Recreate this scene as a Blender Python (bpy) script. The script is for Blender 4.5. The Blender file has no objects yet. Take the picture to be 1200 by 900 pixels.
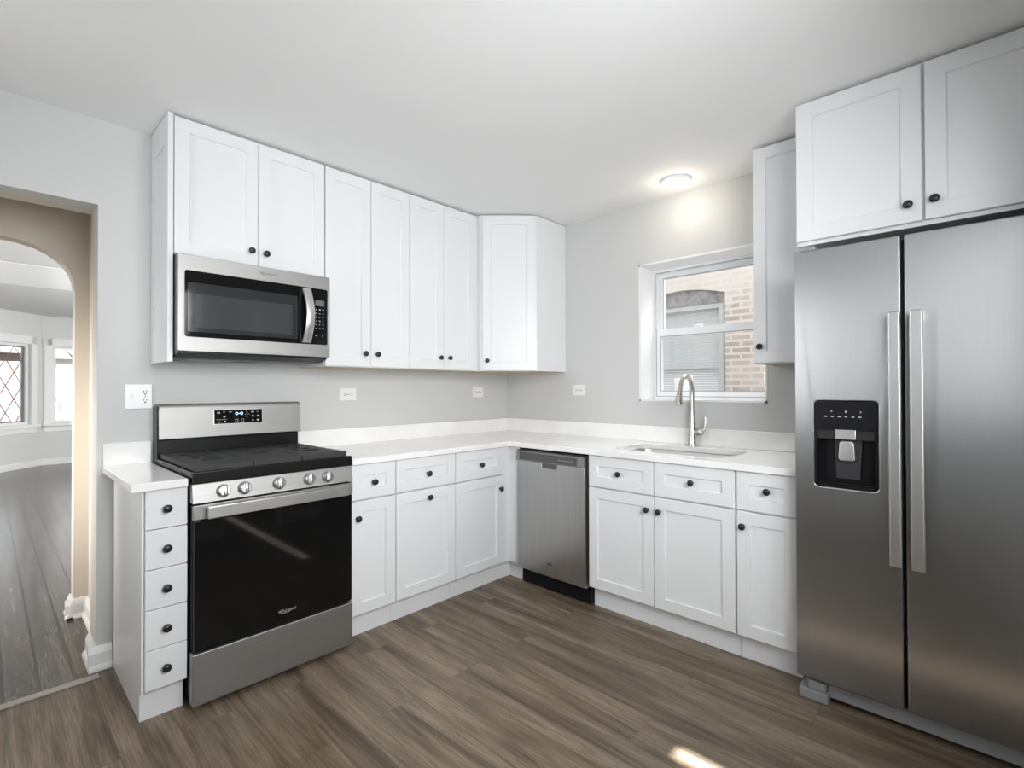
import bpy, bmesh, math, random
from mathutils import Vector, Matrix
random.seed(7)
S = bpy.context.scene
COL = S.collection
PI = math.pi

# ------------------------------------------------------------------ camera
CAM = Vector((-3.0257, -2.9261, 1.2638))
yaw, pit, rol = math.radians(43.4937), math.radians(0.4951), math.radians(-0.1438)
F = Vector((math.cos(yaw)*math.cos(pit), math.sin(yaw)*math.cos(pit), math.sin(pit)))
R = Vector((math.sin(yaw), -math.cos(yaw), 0)); U = R.cross(F)
R2 = R*math.cos(rol) + U*math.sin(rol); U2 = -R*math.sin(rol) + U*math.cos(rol)
cd = bpy.data.cameras.new('camera'); cam = bpy.data.objects.new('camera', cd); COL.objects.link(cam)
cd.sensor_width = 36; cd.lens = 585.88/1200*36; cd.clip_start = 0.02; cd.clip_end = 200
M = Matrix.Identity(4)
for i in range(3):
    M[i][0] = R2[i]; M[i][1] = U2[i]; M[i][2] = -F[i]; M[i][3] = CAM[i]
cam.matrix_world = M
S.camera = cam

# ------------------------------------------------------------------ world, exposure, lights
vs = S.view_settings
S.display_settings.display_device = 'sRGB'
vs.view_transform = 'Standard'; vs.look = 'None'; vs.gamma = 1; vs.use_curve_mapping = False
vs.exposure = 0.54
try:
    S.cycles.use_denoising = True
    S.cycles.max_bounces = 10; S.cycles.diffuse_bounces = 5; S.cycles.glossy_bounces = 5
    S.cycles.transparent_max_bounces = 12
    S.cycles.sample_clamp_indirect = 6.0
    S.cycles.caustics_reflective = False; S.cycles.caustics_refractive = False
except Exception:
    pass
W = bpy.data.worlds.new('sky'); S.world = W; W.use_nodes = True
bg = W.node_tree.nodes['Background']; bg.inputs[0].default_value = (0.88, 0.94, 1.0, 1); bg.inputs[1].default_value = 1.35

def area(name, loc, target, sx, sy, power, col, spread=180):
    l = bpy.data.lights.new(name, 'AREA'); l.shape = 'RECTANGLE'; l.size = sx; l.size_y = sy
    l.energy = power; l.color = col; l.spread = math.radians(spread)
    o = bpy.data.objects.new(name, l); COL.objects.link(o); o.location = loc
    d = Vector(target) - Vector(loc); o.rotation_euler = d.to_track_quat('-Z', 'Y').to_euler()
    return o
# sky light above the kitchen window; all other area lamps are added fill
area('side_fill_light', (-4.18, -0.92, 1.60), (0, -1.9, 1.3), 0.54, 1.2, 8.2, (0.96, 0.98, 1.0), 132)  # added fill, shining in by a made-up side window
area('kitchen_window_light', (0.75, -1.6, 2.75), (-1.5, -1.6, 1.2), 1.2, 0.6, 36, (0.98, 0.99, 1.0))
area('rear_fill_light', (-2.25, -3.35, 1.66), (-1.0, 0, 1.15), 1.2, 1.1, 32, (0.965, 0.98, 1.0), 128)  # added fill behind the invented rear window
area('living_room_side_fill', (0.25, 4.6, 1.5), (-4, 4.8, 1.6), 2.6, 1.6, 100, (0.98, 0.99, 1.0))  # added fill at the unseen right wall, no window cut there
area('living_room_near_fill', (-1.3, 0.95, 1.2), (-2.2, 8.0, 1.1), 2.0, 1.6, 80, (0.98, 0.99, 1.0))  # added fill hidden beside the arch, brightens the bay walls
area('hall_fill', (-4.05, 0.47, 1.0), (-2.7, 0.72, 0.9), 0.35, 0.9, 8.0, (1.0, 0.96, 0.91), 76)  # added fill for the hall walls, no fixture
sl = bpy.data.lights.new('sun', 'SUN'); sl.energy = 34; sl.angle = math.radians(0.7); sl.color = (0.96, 0.98, 1.0)
so = bpy.data.objects.new('sun', sl); COL.objects.link(so)
so.rotation_euler = Vector((0.0, 2.26, -2.0)).to_track_quat('-Z', 'Y').to_euler()

# ------------------------------------------------------------------ materials
def mat(name, col, rough=0.5, metal=0.0, spec=0.5, emit=None, estr=0, aniso=0.0):
    m = bpy.data.materials.new(name); m.use_nodes = True
    b = m.node_tree.nodes['Principled BSDF']
    b.inputs['Base Color'].default_value = (*col, 1); b.inputs['Roughness'].default_value = rough
    b.inputs['Metallic'].default_value = metal; b.inputs['Specular IOR Level'].default_value = spec
    if aniso: b.inputs['Anisotropic'].default_value = aniso
    if emit: b.inputs['Emission Color'].default_value = (*emit, 1); b.inputs['Emission Strength'].default_value = estr
    return m
def N(m, t): return m.node_tree.nodes.new(t)
def L(m, a, b): m.node_tree.links.new(a, b)
def P(m): return m.node_tree.nodes['Principled BSDF']
def coords(m, scale=(1, 1, 1), rot=(0, 0, 0), loc=(0, 0, 0)):
    g = N(m, 'ShaderNodeNewGeometry'); mp = N(m, 'ShaderNodeMapping')
    mp.inputs['Scale'].default_value = scale; mp.inputs['Rotation'].default_value = rot; mp.inputs['Location'].default_value = loc
    L(m, g.outputs['Position'], mp.inputs['Vector']); return mp.outputs['Vector']
def noise(m, vec, scale, detail=4, rough=0.55):
    n = N(m, 'ShaderNodeTexNoise'); n.inputs['Scale'].default_value = scale
    n.inputs['Detail'].default_value = detail; n.inputs['Roughness'].default_value = rough
    L(m, vec, n.inputs['Vector']); return n.outputs['Fac']
def ramp(m, fac, stops):
    r = N(m, 'ShaderNodeValToRGB'); e = r.color_ramp.elements
    while len(e) < len(stops): e.new(0.5)
    for i, (p, c) in enumerate(stops): e[i].position = p; e[i].color = (*c, 1)
    L(m, fac, r.inputs['Fac']); return r.outputs['Color']
def mix(m, a, b, fac, mode='MIX'):
    x = N(m, 'ShaderNodeMix'); x.data_type = 'RGBA'; x.blend_type = mode
    for k, v in ((0, fac), (6, a), (7, b)):
        if isinstance(v, (int, float)): x.inputs[k].default_value = v
        elif isinstance(v, tuple): x.inputs[k].default_value = (*v, 1)
        else: L(m, v, x.inputs[k])
    return x.outputs[2]
def bump(m, h, strength, dist=0.002):
    b = N(m, 'ShaderNodeBump'); b.inputs['Strength'].default_value = strength; b.inputs['Distance'].default_value = dist
    L(m, h, b.inputs['Height']); L(m, b.outputs['Normal'], P(m).inputs['Normal'])

def painted(name, col, rough=0.55, amt=0.02):
    m = mat(name, col, rough, spec=0.3)
    n = noise(m, coords(m, (1, 1, 1)), 140, 3)
    bump(m, n, 0.04, 0.001)
    return m
m_wall = painted('kitchen_wall_paint', (0.605, 0.607, 0.60), 0.6)
m_ceil = painted('ceiling_paint', (0.86, 0.86, 0.855), 0.8)
m_beige = painted('hall_paint', (0.63, 0.58, 0.51), 0.6)
m_live = painted('living_room_paint', (0.66, 0.66, 0.65), 0.6)
m_trim = painted('white_trim_paint', (0.82, 0.82, 0.82), 0.35)
m_cab = painted('white_cabinet_paint', (0.765, 0.775, 0.785), 0.28)
m_raw = mat('raw_cabinet_board', (0.62, 0.50, 0.33), 0.6)
m_black = mat('black_knob', (0.012, 0.012, 0.013), 0.35)
m_vinyl = mat('white_window_vinyl', (0.84, 0.85, 0.86), 0.3)
m_blkplas = mat('black_plastic', (0.008, 0.008, 0.009), 0.35, spec=0.18)
m_enamel = mat('black_enamel', (0.008, 0.008, 0.008), 0.25, spec=0.35)
m_iron = mat('cast_iron', (0.034, 0.034, 0.036), 0.6, spec=0.4)
m_blkglass = mat('black_glass', (0.006, 0.006, 0.006), 0.05, spec=0.22)
m_mwglass = mat('grey_mesh_glass', (0.045, 0.047, 0.05), 0.08, spec=0.8)
m_grey = mat('dark_grey_metal', (0.12, 0.12, 0.125), 0.4, 0.6)
m_greyplas = mat('grey_plastic', (0.26, 0.265, 0.27), 0.45)
m_white = mat('white_plastic', (0.82, 0.82, 0.82), 0.3)
m_print = mat('grey_print', (0.42, 0.42, 0.43), 0.5)
m_logo = mat('silver_print', (0.62, 0.62, 0.62), 0.35, 0.6)
m_logo_d = mat('dark_print', (0.10, 0.10, 0.10), 0.4)
m_disp = mat('blue_display', (0.02, 0.03, 0.05), 0.3, emit=(0.55, 0.75, 1.0), estr=1.6)
m_grill = mat('dark_slot', (0.01, 0.01, 0.01), 0.7)
m_lampglow = mat('lamp_diffuser', (0.9, 0.88, 0.82), 0.5, emit=(1.0, 0.93, 0.80), estr=7.0)

def steel(name, base, rough, axis, col_amt=0.06, tint=(1, 0.99, 0.975), bmp=0.05):
    m = mat(name, tuple(base*t for t in tint), rough, 1.0)
    sc = {'x': (3, 260, 260), 'y': (260, 3, 260), 'z': (260, 260, 3)}[axis]
    n = noise(m, coords(m, sc), 1.0, 2, 0.5)
    lo = base*(1-col_amt); hi = base*(1+col_amt)
    L(m, ramp(m, n, [(0.3, tuple(lo*t for t in tint)), (0.7, tuple(hi*t for t in tint))]), P(m).inputs['Base Color'])
    bump(m, n, bmp, 0.0006)
    return m
m_steel_x = steel('brushed_steel_across', 0.35, 0.48, 'x', 0.05, (1, 0.985, 0.955))
m_steel_v = steel('brushed_steel_upright', 0.53, 0.30, 'z')
m_steel_fr = steel('brushed_steel_fridge', 0.41, 0.31, 'z', 0.02, (0.97, 0.985, 1.0), 0.01)
def upright_grain(m, an):
    t_ = N(m, 'ShaderNodeTangent'); t_.direction_type = 'RADIAL'; t_.axis = 'Z'
    L(m, t_.outputs[0], P(m).inputs['Tangent']); P(m).inputs['Anisotropic'].default_value = an
upright_grain(m_steel_fr, 0.6); upright_grain(m_steel_v, 0.7)
m_bright = mat('bright_steel', (0.66, 0.66, 0.655), 0.33, 1.0)
m_knobsteel = mat('satin_knob_steel', (0.42, 0.42, 0.415), 0.25, 1.0)
m_nickel = mat('brushed_nickel', (0.60, 0.575, 0.545), 0.24, 1.0)
m_sink = mat('satin_steel_sink', (0.70, 0.70, 0.69), 0.38, 1.0)

# quartz worktop
m_quartz = mat('white_quartz', (0.85, 0.84, 0.83), 0.16)
v = coords(m_quartz)
n1 = noise(m_quartz, v, 420, 2, 0.6); n2 = noise(m_quartz, v, 5.0, 6, 0.6)
c1 = ramp(m_quartz, n1, [(0.30, (0.81, 0.805, 0.80)), (0.42, (0.90, 0.895, 0.885))])
c2 = ramp(m_quartz, n2, [(0.36, (0.955, 0.945, 0.935)), (0.62, (1, 1, 1))])
L(m_quartz, mix(m_quartz, c1, c2, 1.0, 'MULTIPLY'), P(m_quartz).inputs['Base Color'])

def plank_floor(name, width, length, c_lo, c_mid, c_hi, gap_col, gap, rough, streak=1.0, spec=0.5):
    m = mat(name, c_mid, rough, spec=spec)
    v = coords(m, (1, 1, 1), (0, 0, PI/2))          # planks run along world Y
    br = N(m, 'ShaderNodeTexBrick'); br.offset = 0.37; br.offset_frequency = 2
    br.inputs['Scale'].default_value = 1; br.inputs['Brick Width'].default_value = length; br.inputs['Row Height'].default_value = width
    br.inputs['Mortar Size'].default_value = gap; br.inputs['Mortar Smooth'].default_value = 0.1; br.inputs['Bias'].default_value = 0
    br.inputs['Color1'].default_value = (0, 0, 0, 1); br.inputs['Color2'].default_value = (1, 1, 1, 1); br.inputs['Mortar'].default_value = (0.5, 0.5, 0.5, 1)
    L(m, v, br.inputs['Vector'])
    # each plank gets its own offset in the grain
    ad = N(m, 'ShaderNodeVectorMath'); ad.operation = 'MULTIPLY_ADD'
    L(m, br.outputs['Color'], ad.inputs[0]); ad.inputs[1].default_value = (37.0, 11.0, 5.0)
    L(m, v, ad.inputs[2])
    mp = N(m, 'ShaderNodeMapping'); mp.inputs['Scale'].default_value = (0.9, 13, 1); L(m, ad.outputs[0], mp.inputs['Vector'])
    mp2 = N(m, 'ShaderNodeMapping'); mp2.inputs['Scale'].default_value = (6, 190, 1); L(m, ad.outputs[0], mp2.inputs['Vector'])
    ds = N(m, 'ShaderNodeTexNoise'); ds.inputs['Scale'].default_value = 1.0; ds.inputs['Detail'].default_value = 7
    ds.inputs['Roughness'].default_value = 0.62; ds.inputs['Distortion'].default_value = 1.1; L(m, mp.outputs[0], ds.inputs['Vector'])
    fine = noise(m, mp2.outputs[0], 1.0, 4, 0.6)
    g = ramp(m, ds.outputs['Fac'], [(0.34, c_lo), (0.50, c_mid), (0.66, c_hi)])
    f = ramp(m, fine, [(0.36, (0.52, 0.505, 0.485)), (0.60, (1.12, 1.12, 1.10))])
    g2 = mix(m, g, f, 0.8*streak, 'MULTIPLY')
    tone = ramp(m, br.outputs['Color'], [(0.0, (0.95, 0.95, 0.95)), (1.0, (1.05, 1.05, 1.05))])
    g3 = mix(m, g2, tone, 1.0, 'MULTIPLY')
    g4 = mix(m, g3, gap_col, br.outputs['Fac'])
    L(m, g4, P(m).inputs['Base Color'])
    bump(m, fine, 0.12*spec*spec*4 if spec <= 0.5 else 0.03, 0.001)
    return m
m_floor = plank_floor('vinyl_plank_floor', 0.18, 1.22, (0.092, 0.064, 0.042), (0.182, 0.136, 0.094), (0.275, 0.214, 0.154), (0.07, 0.052, 0.038), 0.0008, 0.42)
m_oldfloor = plank_floor('old_dark_floor', 0.11, 1.6, (0.058, 0.046, 0.038), (0.092, 0.076, 0.064), (0.135, 0.113, 0.096), (0.012, 0.008, 0.006), 0.0055, 0.24, 0.8, 0.9)

# thin window glass
m_glass = bpy.data.materials.new('window_glass'); m_glass.use_nodes = True
nt = m_glass.node_tree; nt.nodes.clear()
out = nt.nodes.new('ShaderNodeOutputMaterial'); tr = nt.nodes.new('ShaderNodeBsdfTransparent'); gl = nt.nodes.new('ShaderNodeBsdfGlossy')
gl.inputs['Roughness'].default_value = 0.01; tr.inputs['Color'].default_value = (0.975, 0.98, 0.98, 1)
fr = nt.nodes.new('ShaderNodeFresnel'); gg = nt.nodes.new('ShaderNodeNewGeometry'); mr = nt.nodes.new('ShaderNodeMapRange')
mr.inputs['To Min'].default_value = 1.45; mr.inputs['To Max'].default_value = 1/1.45      # thin pane: the same reflection on both faces
nt.links.new(gg.outputs['Backfacing'], mr.inputs['Value']); nt.links.new(mr.outputs[0], fr.inputs['IOR'])
mx = nt.nodes.new('ShaderNodeMixShader')
nt.links.new(fr.outputs[0], mx.inputs[0]); nt.links.new(tr.outputs[0], mx.inputs[1]); nt.links.new(gl.outputs[0], mx.inputs[2]); nt.links.new(mx.outputs[0], out.inputs[0])

def brickwork(name, c1, c2, mortar, axis, w=0.2, h=0.064, ms=0.012):
    m = mat(name, c1, 0.9, spec=0.1)
    g = N(m, 'ShaderNodeNewGeometry'); sp = N(m, 'ShaderNodeSeparateXYZ'); cb = N(m, 'ShaderNodeCombineXYZ')
    L(m, g.outputs['Position'], sp.inputs[0]); L(m, sp.outputs['Y' if axis == 'y' else 'X'], cb.inputs[0]); L(m, sp.outputs['Z'], cb.inputs[1])
    br = N(m, 'ShaderNodeTexBrick'); br.inputs['Scale'].default_value = 1; br.inputs['Brick Width'].default_value = w; br.inputs['Row Height'].default_value = h
    br.inputs['Mortar Size'].default_value = ms; br.inputs['Mortar Smooth'].default_value = 0.35
    br.inputs['Color1'].default_value = (*c1, 1); br.inputs['Color2'].default_value = (*c2, 1); br.inputs['Mortar'].default_value = (*mortar, 1)
    L(m, cb.outputs[0], br.inputs['Vector'])
    n = noise(m, g.outputs['Position'], 4, 6, 0.7)
    s = ramp(m, n, [(0.40, (0, 0, 0)), (0.62, (1, 1, 1))])
    worn = mix(m, (0.0, 0.0, 0.0), s, 0.55)
    if axis == 'y':       # old pale wash left on the upper courses
        n3 = noise(m, g.outputs['Position'], 3.0, 5, 0.7); mm = N(m, 'ShaderNodeMath'); mm.operation = 'MULTIPLY_ADD'; mm.inputs[1].default_value = 1.6
        L(m, n3, mm.inputs[0]); L(m, sp.outputs['Z'], mm.inputs[2])
        mr_ = N(m, 'ShaderNodeMapRange'); mr_.inputs['From Min'].default_value = 2.78; mr_.inputs['From Max'].default_value = 3.0; L(m, mm.outputs[0], mr_.inputs['Value'])
        worn = mix(m, worn, (0.85, 0.85, 0.85), mr_.outputs[0])
    L(m, mix(m, br.outputs['Color'], mortar, worn), P(m).inputs['Base Color'])
    return m
m_brick = brickwork('worn_brick', (0.37, 0.31, 0.275), (0.46, 0.395, 0.355), (0.64, 0.575, 0.52), 'y', 0.18, 0.061, 0.013)
m_redbrick = brickwork('red_brick', (0.11, 0.062, 0.054), (0.14, 0.08, 0.07), (0.18, 0.15, 0.14), 'x')
m_shaded_stone = mat('shaded_grey_stone', (0.26, 0.25, 0.25), 0.9)  # dark grey takes in the shade of the arch recess
n = noise(m_shaded_stone, coords(m_shaded_stone, (1, 1, 1)), 16, 6, 0.7)
L(m_shaded_stone, ramp(m_shaded_stone, n, [(0.35, (0.17, 0.165, 0.165)), (0.65, (0.36, 0.34, 0.33))]), P(m_shaded_stone).inputs['Base Color'])
m_slat = mat('blind_slats', (0.55, 0.56, 0.55), 0.6)
m_siding = mat('white_siding', (0.50, 0.50, 0.49), 0.7)
m_bark = mat('tree_bark', (0.12, 0.10, 0.085), 0.9)
m_ground = mat('winter_lawn', (0.12, 0.12, 0.09), 0.95)
m_roof = mat('grey_shingle', (0.18, 0.17, 0.17), 0.9)
m_shadow_line = mat('shadow_line_grey', (0.33, 0.33, 0.34), 0.5)  # for shadow lines drawn on the kitchen window
m_lead = mat('lead_strip', (0.22, 0.22, 0.22), 0.5, 0.3)

# ------------------------------------------------------------------ mesh helpers
FLATFACED = {'storage_drawer', 'glass', 'top_strip', 'handle', 'front_frame', 'door', 'freezer_door', 'fridge_door', 'dispenser_paddle', 'cooktop', 'backguard'}
class MB:
    def __init__(s): s.bm = bmesh.new()
    def take(s, t, mi=0, M=None):
        if M is not None: bmesh.ops.transform(t, matrix=M, verts=t.verts)
        bmesh.ops.recalc_face_normals(t, faces=t.faces)
        vm = [s.bm.verts.new(v.co) for v in t.verts]
        t.verts.index_update()
        for f in t.faces:
            try:
                nf = s.bm.faces.new([vm[v.index] for v in f.verts]); nf.material_index = mi
            except ValueError: pass
        t.free(); return s
    def box(s, x0, x1, y0, y1, z0, z1, bev=0.0, seg=2, mi=0, M=None):
        t = bmesh.new(); bmesh.ops.create_cube(t, size=1)
        sx, sy, sz = abs(x1-x0), abs(y1-y0), abs(z1-z0)
        for v in t.verts:
            v.co = Vector(((x0+x1)/2+v.co.x*sx, (y0+y1)/2+v.co.y*sy, (z0+z1)/2+v.co.z*sz))
        if bev > 0:
            bmesh.ops.bevel(t, geom=t.edges[:], offset=min(bev, 0.45*min(sx, sy, sz)), segments=seg, affect='EDGES', profile=0.5)
        return s.take(t, mi, M)
    def lathe(s, prof, n=24, mi=0, M=None):
        t = bmesh.new(); rings = []
        for r, z in prof:
            if r < 1e-6: rings.append([t.verts.new((0, 0, z))])
            else: rings.append([t.verts.new((r*math.cos(2*PI*k/n), r*math.sin(2*PI*k/n), z)) for k in range(n)])
        for a, b in zip(rings, rings[1:]):
            for k in range(n):
                k2 = (k+1) % n
                q = [a[k % len(a)], a[k2 % len(a)], b[k2 % len(b)], b[k % len(b)]]
                u = []
                for w in q:
                    if w not in u: u.append(w)
                if len(u) > 2: t.faces.new(u)
        for rg in (rings[0], rings[-1]):
            if len(rg) > 2: t.faces.new(rg)
        return s.take(t, mi, M)
    def tube(s, pts, rad, n=16, mi=0, M=None, caps=True):
        pts = [Vector(p) for p in pts]; t = bmesh.new(); rings = []
        rads = rad if isinstance(rad, (list, tuple)) else [rad]*len(pts)
        ref = None
        for i, p in enumerate(pts):
            d = (pts[min(i+1, len(pts)-1)] - pts[max(i-1, 0)]).normalized()
            if ref is None:
                ref = Vector((0, 0, 1)) if abs(d.z) < 0.9 else Vector((0, 1, 0))
            a = (ref - d*ref.dot(d)).normalized(); ref = a; b = d.cross(a)
            rings.append([t.verts.new(p + (a*math.cos(2*PI*k/n) + b*math.sin(2*PI*k/n))*rads[i]) for k in range(n)])
        for a, b in zip(rings, rings[1:]):
            for k in range(n): t.faces.new([a[k], a[(k+1) % n], b[(k+1) % n], b[k]])
        if caps: t.faces.new(rings[0]); t.faces.new(rings[-1])
        return s.take(t, mi, M)
    def plate(s, outer, holes, t0, t1, mi=0, M=None, bev=0.0):
        """2-D outline (a, b) with holes, extruded from t0 to t1 along the third axis (x=a, y=b, z=t)"""
        t = bmesh.new(); es = []
        for lp in [outer]+list(holes):
            vs_ = [t.verts.new((a, b, t0)) for a, b in lp]
            for i in range(len(vs_)): es.append(t.edges.new((vs_[i], vs_[(i+1) % len(vs_)])))
        if holes: bmesh.ops.triangle_fill(t, use_beauty=True, use_dissolve=False, edges=es)
        else: t.faces.new(t.verts[:])
        r = bmesh.ops.extrude_face_region(t, geom=t.faces[:])
        for g in r['geom']:
            if isinstance(g, bmesh.types.BMVert): g.co.z = t1
        bmesh.ops.recalc_face_normals(t, faces=t.faces)
        if bev > 0:
            ed = [e for e in t.edges if abs(e.verts[0].co.z-t1) < 1e-6 and abs(e.verts[1].co.z-t1) < 1e-6 and len(e.link_faces) == 2 and e.calc_face_angle() > 0.5]
            bmesh.ops.bevel(t, geom=ed, offset=bev, segments=2, affect='EDGES', profile=0.5)
        return s.take(t, mi, M)
    def build(s, name, mats, parent=None, loc=(0, 0, 0), rot=(0, 0, 0), smooth=True, angle=35):
        me = bpy.data.meshes.new(name); s.bm.to_mesh(me); s.bm.free()
        for m in (mats if isinstance(mats, (list, tuple)) else [mats]): me.materials.append(m)
        if smooth:
            me.shade_smooth(); me.set_sharp_from_angle(angle=math.radians(angle))
        o = bpy.data.objects.new(name, me); COL.objects.link(o)
        o.location = loc; o.rotation_euler = rot
        if parent: o.parent = parent
        if smooth and name in FLATFACED:
            w_ = o.modifiers.new('weighted_normal', 'WEIGHTED_NORMAL'); w_.mode = 'FACE_AREA'; w_.weight = 100; w_.keep_sharp = True
        return o
def tag(o, label, cat, group=None):
    o['label'] = label; o['category'] = cat
    if group: o['group'] = group
    return o
def struct(o): o['kind'] = 'structure'; return o
def thing(name, label, cat, loc, rz=0, group=None):
    o = bpy.data.objects.new(name, None); COL.objects.link(o); o.empty_display_size = 0.1
    o.location = loc; o.rotation_euler = (0, 0, rz)
    return tag(o, label, cat, group)
# wall frames: A is the range wall (u = x), B the window wall (u = -y); local Y points out of the room, so "v out" is -Y
def on_wall(fr, name, label, cat, u, z=0.0, group=None):
    if fr == 'A': return thing(name, label, cat, (u, 0, z), 0, group)
    return thing(name, label, cat, (0, -u, z), -PI/2, group)
MF = Matrix(((1, 0, 0, 0), (0, 0, -1, 0), (0, 1, 0, 0), (0, 0, 0, 1)))    # plate (a, b, t) -> local (a, -t, b): a front panel facing out of the wall
MZ = Matrix.Identity(4)                                               # plate lying flat

def rrect(a0, a1, b0, b1, r, n=5):
    p = []
    for cx, cy, s0 in ((a1-r, b0+r, -PI/2), (a1-r, b1-r, 0), (a0+r, b1-r, PI/2), (a0+r, b0+r, PI)):
        for k in range(n+1):
            a = s0 + PI/2*k/n; p.append((cx+r*math.cos(a), cy+r*math.sin(a)))
    return p
def rect(a0, a1, b0, b1): return [(a0, b0), (a1, b0), (a1, b1), (a0, b1)]

def shaker_bm(w, h, t=0.02, rail=0.058, rec=0.009):
    mb = MB(); bm = mb.bm
    def ring(x0, x1, z0, z1, y): return [bm.verts.new(c) for c in ((x0, y, z0), (x1, y, z0), (x1, y, z1), (x0, y, z1))]
    e = 0.0022; c = 0.0035
    a = ring(0, w, 0, h, 0); b = ring(0, w, 0, h, -t+e); o = ring(e, w-e, e, h-e, -t)
    i = ring(rail, w-rail, rail, h-rail, -t); q = ring(rail+c, w-rail-c, rail+c, h-rail-c, -t+rec)
    for r1, r2 in ((a, b), (b, o), (o, i), (i, q)):
        for k in range(4): bm.faces.new([r1[k], r1[(k+1) % 4], r2[(k+1) % 4], r2[k]])
    bm.faces.new(q); bm.faces.new(a[::-1])
    bmesh.ops.recalc_face_normals(bm, faces=bm.faces)
    return mb
def slab_bm(w, h, t=0.02):
    mb = MB(); mb.box(0, w, -t, 0, 0, h, 0.002, 1); return mb
KNOB = None
def knob(parent, x, z, t=0.02):
    """black mushroom cabinet knob on a door or drawer front, pointing out (-Y)"""
    global KNOB
    if KNOB is None:
        mb = MB(); Mk = Matrix.Rotation(PI/2, 4, 'X')
        mb.lathe([(0, 0), (0.0085, 0), (0.0085, 0.002), (0.006, 0.004), (0.0055, 0.011), (0.010, 0.0145), (0.0150, 0.018), (0.0160, 0.022), (0.0142, 0.0265), (0.008, 0.0295), (0, 0.0302)], 12, 0, Mk)
        o = mb.build('knob', m_black, parent, (x, -t, z), angle=50); KNOB = o.data; return o
    o = bpy.data.objects.new('knob', KNOB); COL.objects.link(o); o.parent = parent; o.location = (x, -t, z); return o
def front(root, name, x0, x1, z0, z1, v, kx=None, kz=None, style='shaker', rail=0.058):
    """door or drawer front whose back sits v out from the wall; kx, kz: knob place in the root's frame"""
    w, h = x1-x0, z1-z0
    mb = shaker_bm(w, h, rail=rail) if style == 'shaker' else slab_bm(w, h)
    o = mb.build(name, m_cab, root, (x0, -v, z0), smooth=False)
    if kx is not None: knob(o, kx-x0, kz-z0, 0.02)
    return o

# ------------------------------------------------------------------ room shell
CZ = 2.494
XE = -2.675          # end of the range wall at the opening
def slab(name, boxes, m, bev=0):
    mb = MB()
    for b in boxes: mb.box(*b, bev=bev)
    return struct(mb.build(name, m, smooth=False))
slab('floor', [(-4.3, 0.3, -4.4, -0.06, -0.1, 0.0)], m_floor)
slab('floor_hall', [(-4.6, 0.5, -0.06, 9.2, -0.1, 0.0)], m_oldfloor)
slab('trim_1', [(-3.7, XE, -0.10, -0.058, 0.0, 0.006)], mat('metal_threshold', (0.36, 0.33, 0.29), 0.4), 0.002)
slab('ceiling', [(-4.3, 0.3, -4.4, 0.0, CZ, CZ+0.1)], m_ceil)
slab('ceiling_hall', [(-4.6, 0.5, 0.0, 9.2, CZ, CZ+0.1)], m_live)
HZ = 2.105
slab('wall_range', [(XE, 0.0, 0.0, 0.10, 0, CZ), (-3.7, XE, 0.0, 0.10, HZ, CZ), (-4.1, -3.7, 0.0, 0.10, 0, CZ)], m_wall)
slab('wall_hall_near', [(XE, 0.3, 0.10, 0.19, 0, CZ), (-3.7, XE, 0.10, 0.19, HZ+0.0, CZ), (-4.1, -3.7, 0.10, 0.19, 0, CZ)], m_beige)
slab('wall_hall_right', [(-2.62, -2.5, 0.19, 0.75, 0, CZ)], m_beige)
slab('wall_hall_left', [(-4.2, -4.1, 0.1, 0.75, 0, CZ)], m_beige)
# window wall with its opening
WU0, WU1, WZ0, WZ1 = 1.235, 2.035, 1.177, 2.090
slab('wall_window', [(0, 0.30, -WU0, 0.10, 0, CZ), (0, 0.30, -3.3, -WU1, 0, CZ), (0, 0.30, -WU1, -WU0, 0, WZ0), (0, 0.30, -WU1, -WU0, WZ1, CZ)], m_wall)
# walls behind the camera: both have an added window, the rear one also a doorway to a back hall
slab('wall_left', [(-4.25, -4.1, -3.3, -1.22, 0, CZ), (-4.25, -4.1, -0.62, 0.1, 0, CZ), (-4.25, -4.1, -1.22, -0.62, 0, 0.95), (-4.25, -4.1, -1.22, -0.62, 2.25, CZ)], m_wall)
slab('wall_rear', [(-4.25, -2.87, -3.32, -3.2, 0, CZ), (-1.67, -1.62, -3.32, -3.2, 0, CZ), (-2.87, -1.67, -3.32, -3.2, 0, 1.07), (-2.87, -1.67, -3.32, -3.2, 2.25, CZ), (-1.12, 0.3, -3.32, -3.2, 0, CZ), (-1.62, -1.12, -3.32, -3.2, 2.05, CZ)], m_wall)
slab('wall_sun_mask', [(-2.2, -1.405, -4.4, -4.3, 0, CZ), (-1.335, 0.3, -4.4, -4.3, 0, CZ), (-1.405, -1.335, -4.4, -4.3, 2.0, CZ), (-1.405, -1.335, -4.4, -4.3, 0, 0.25),
      (-3.3, -2.2, -4.4, -4.3, 0, CZ), (-0.5, -0.4, -4.4, -3.32, 0, CZ)], m_wall)  # unseen wall shaped for the sun: slit passes a strip, left part blocks
mb = MB()
for (x0, x1) in ((-4.1, -1.62), (-1.12, -0.75)):
    mb.box(x0, x1, -3.2, -3.185, 0, 0.12, 0.004)
struct(mb.build('baseboard_rear', m_trim, smooth=False))
mb = MB(); mb.box(-4.1, -4.085, -3.2, 0.0, 0, 0.12, 0.004); struct(mb.build('baseboard_left', m_trim, smooth=False))
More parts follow.
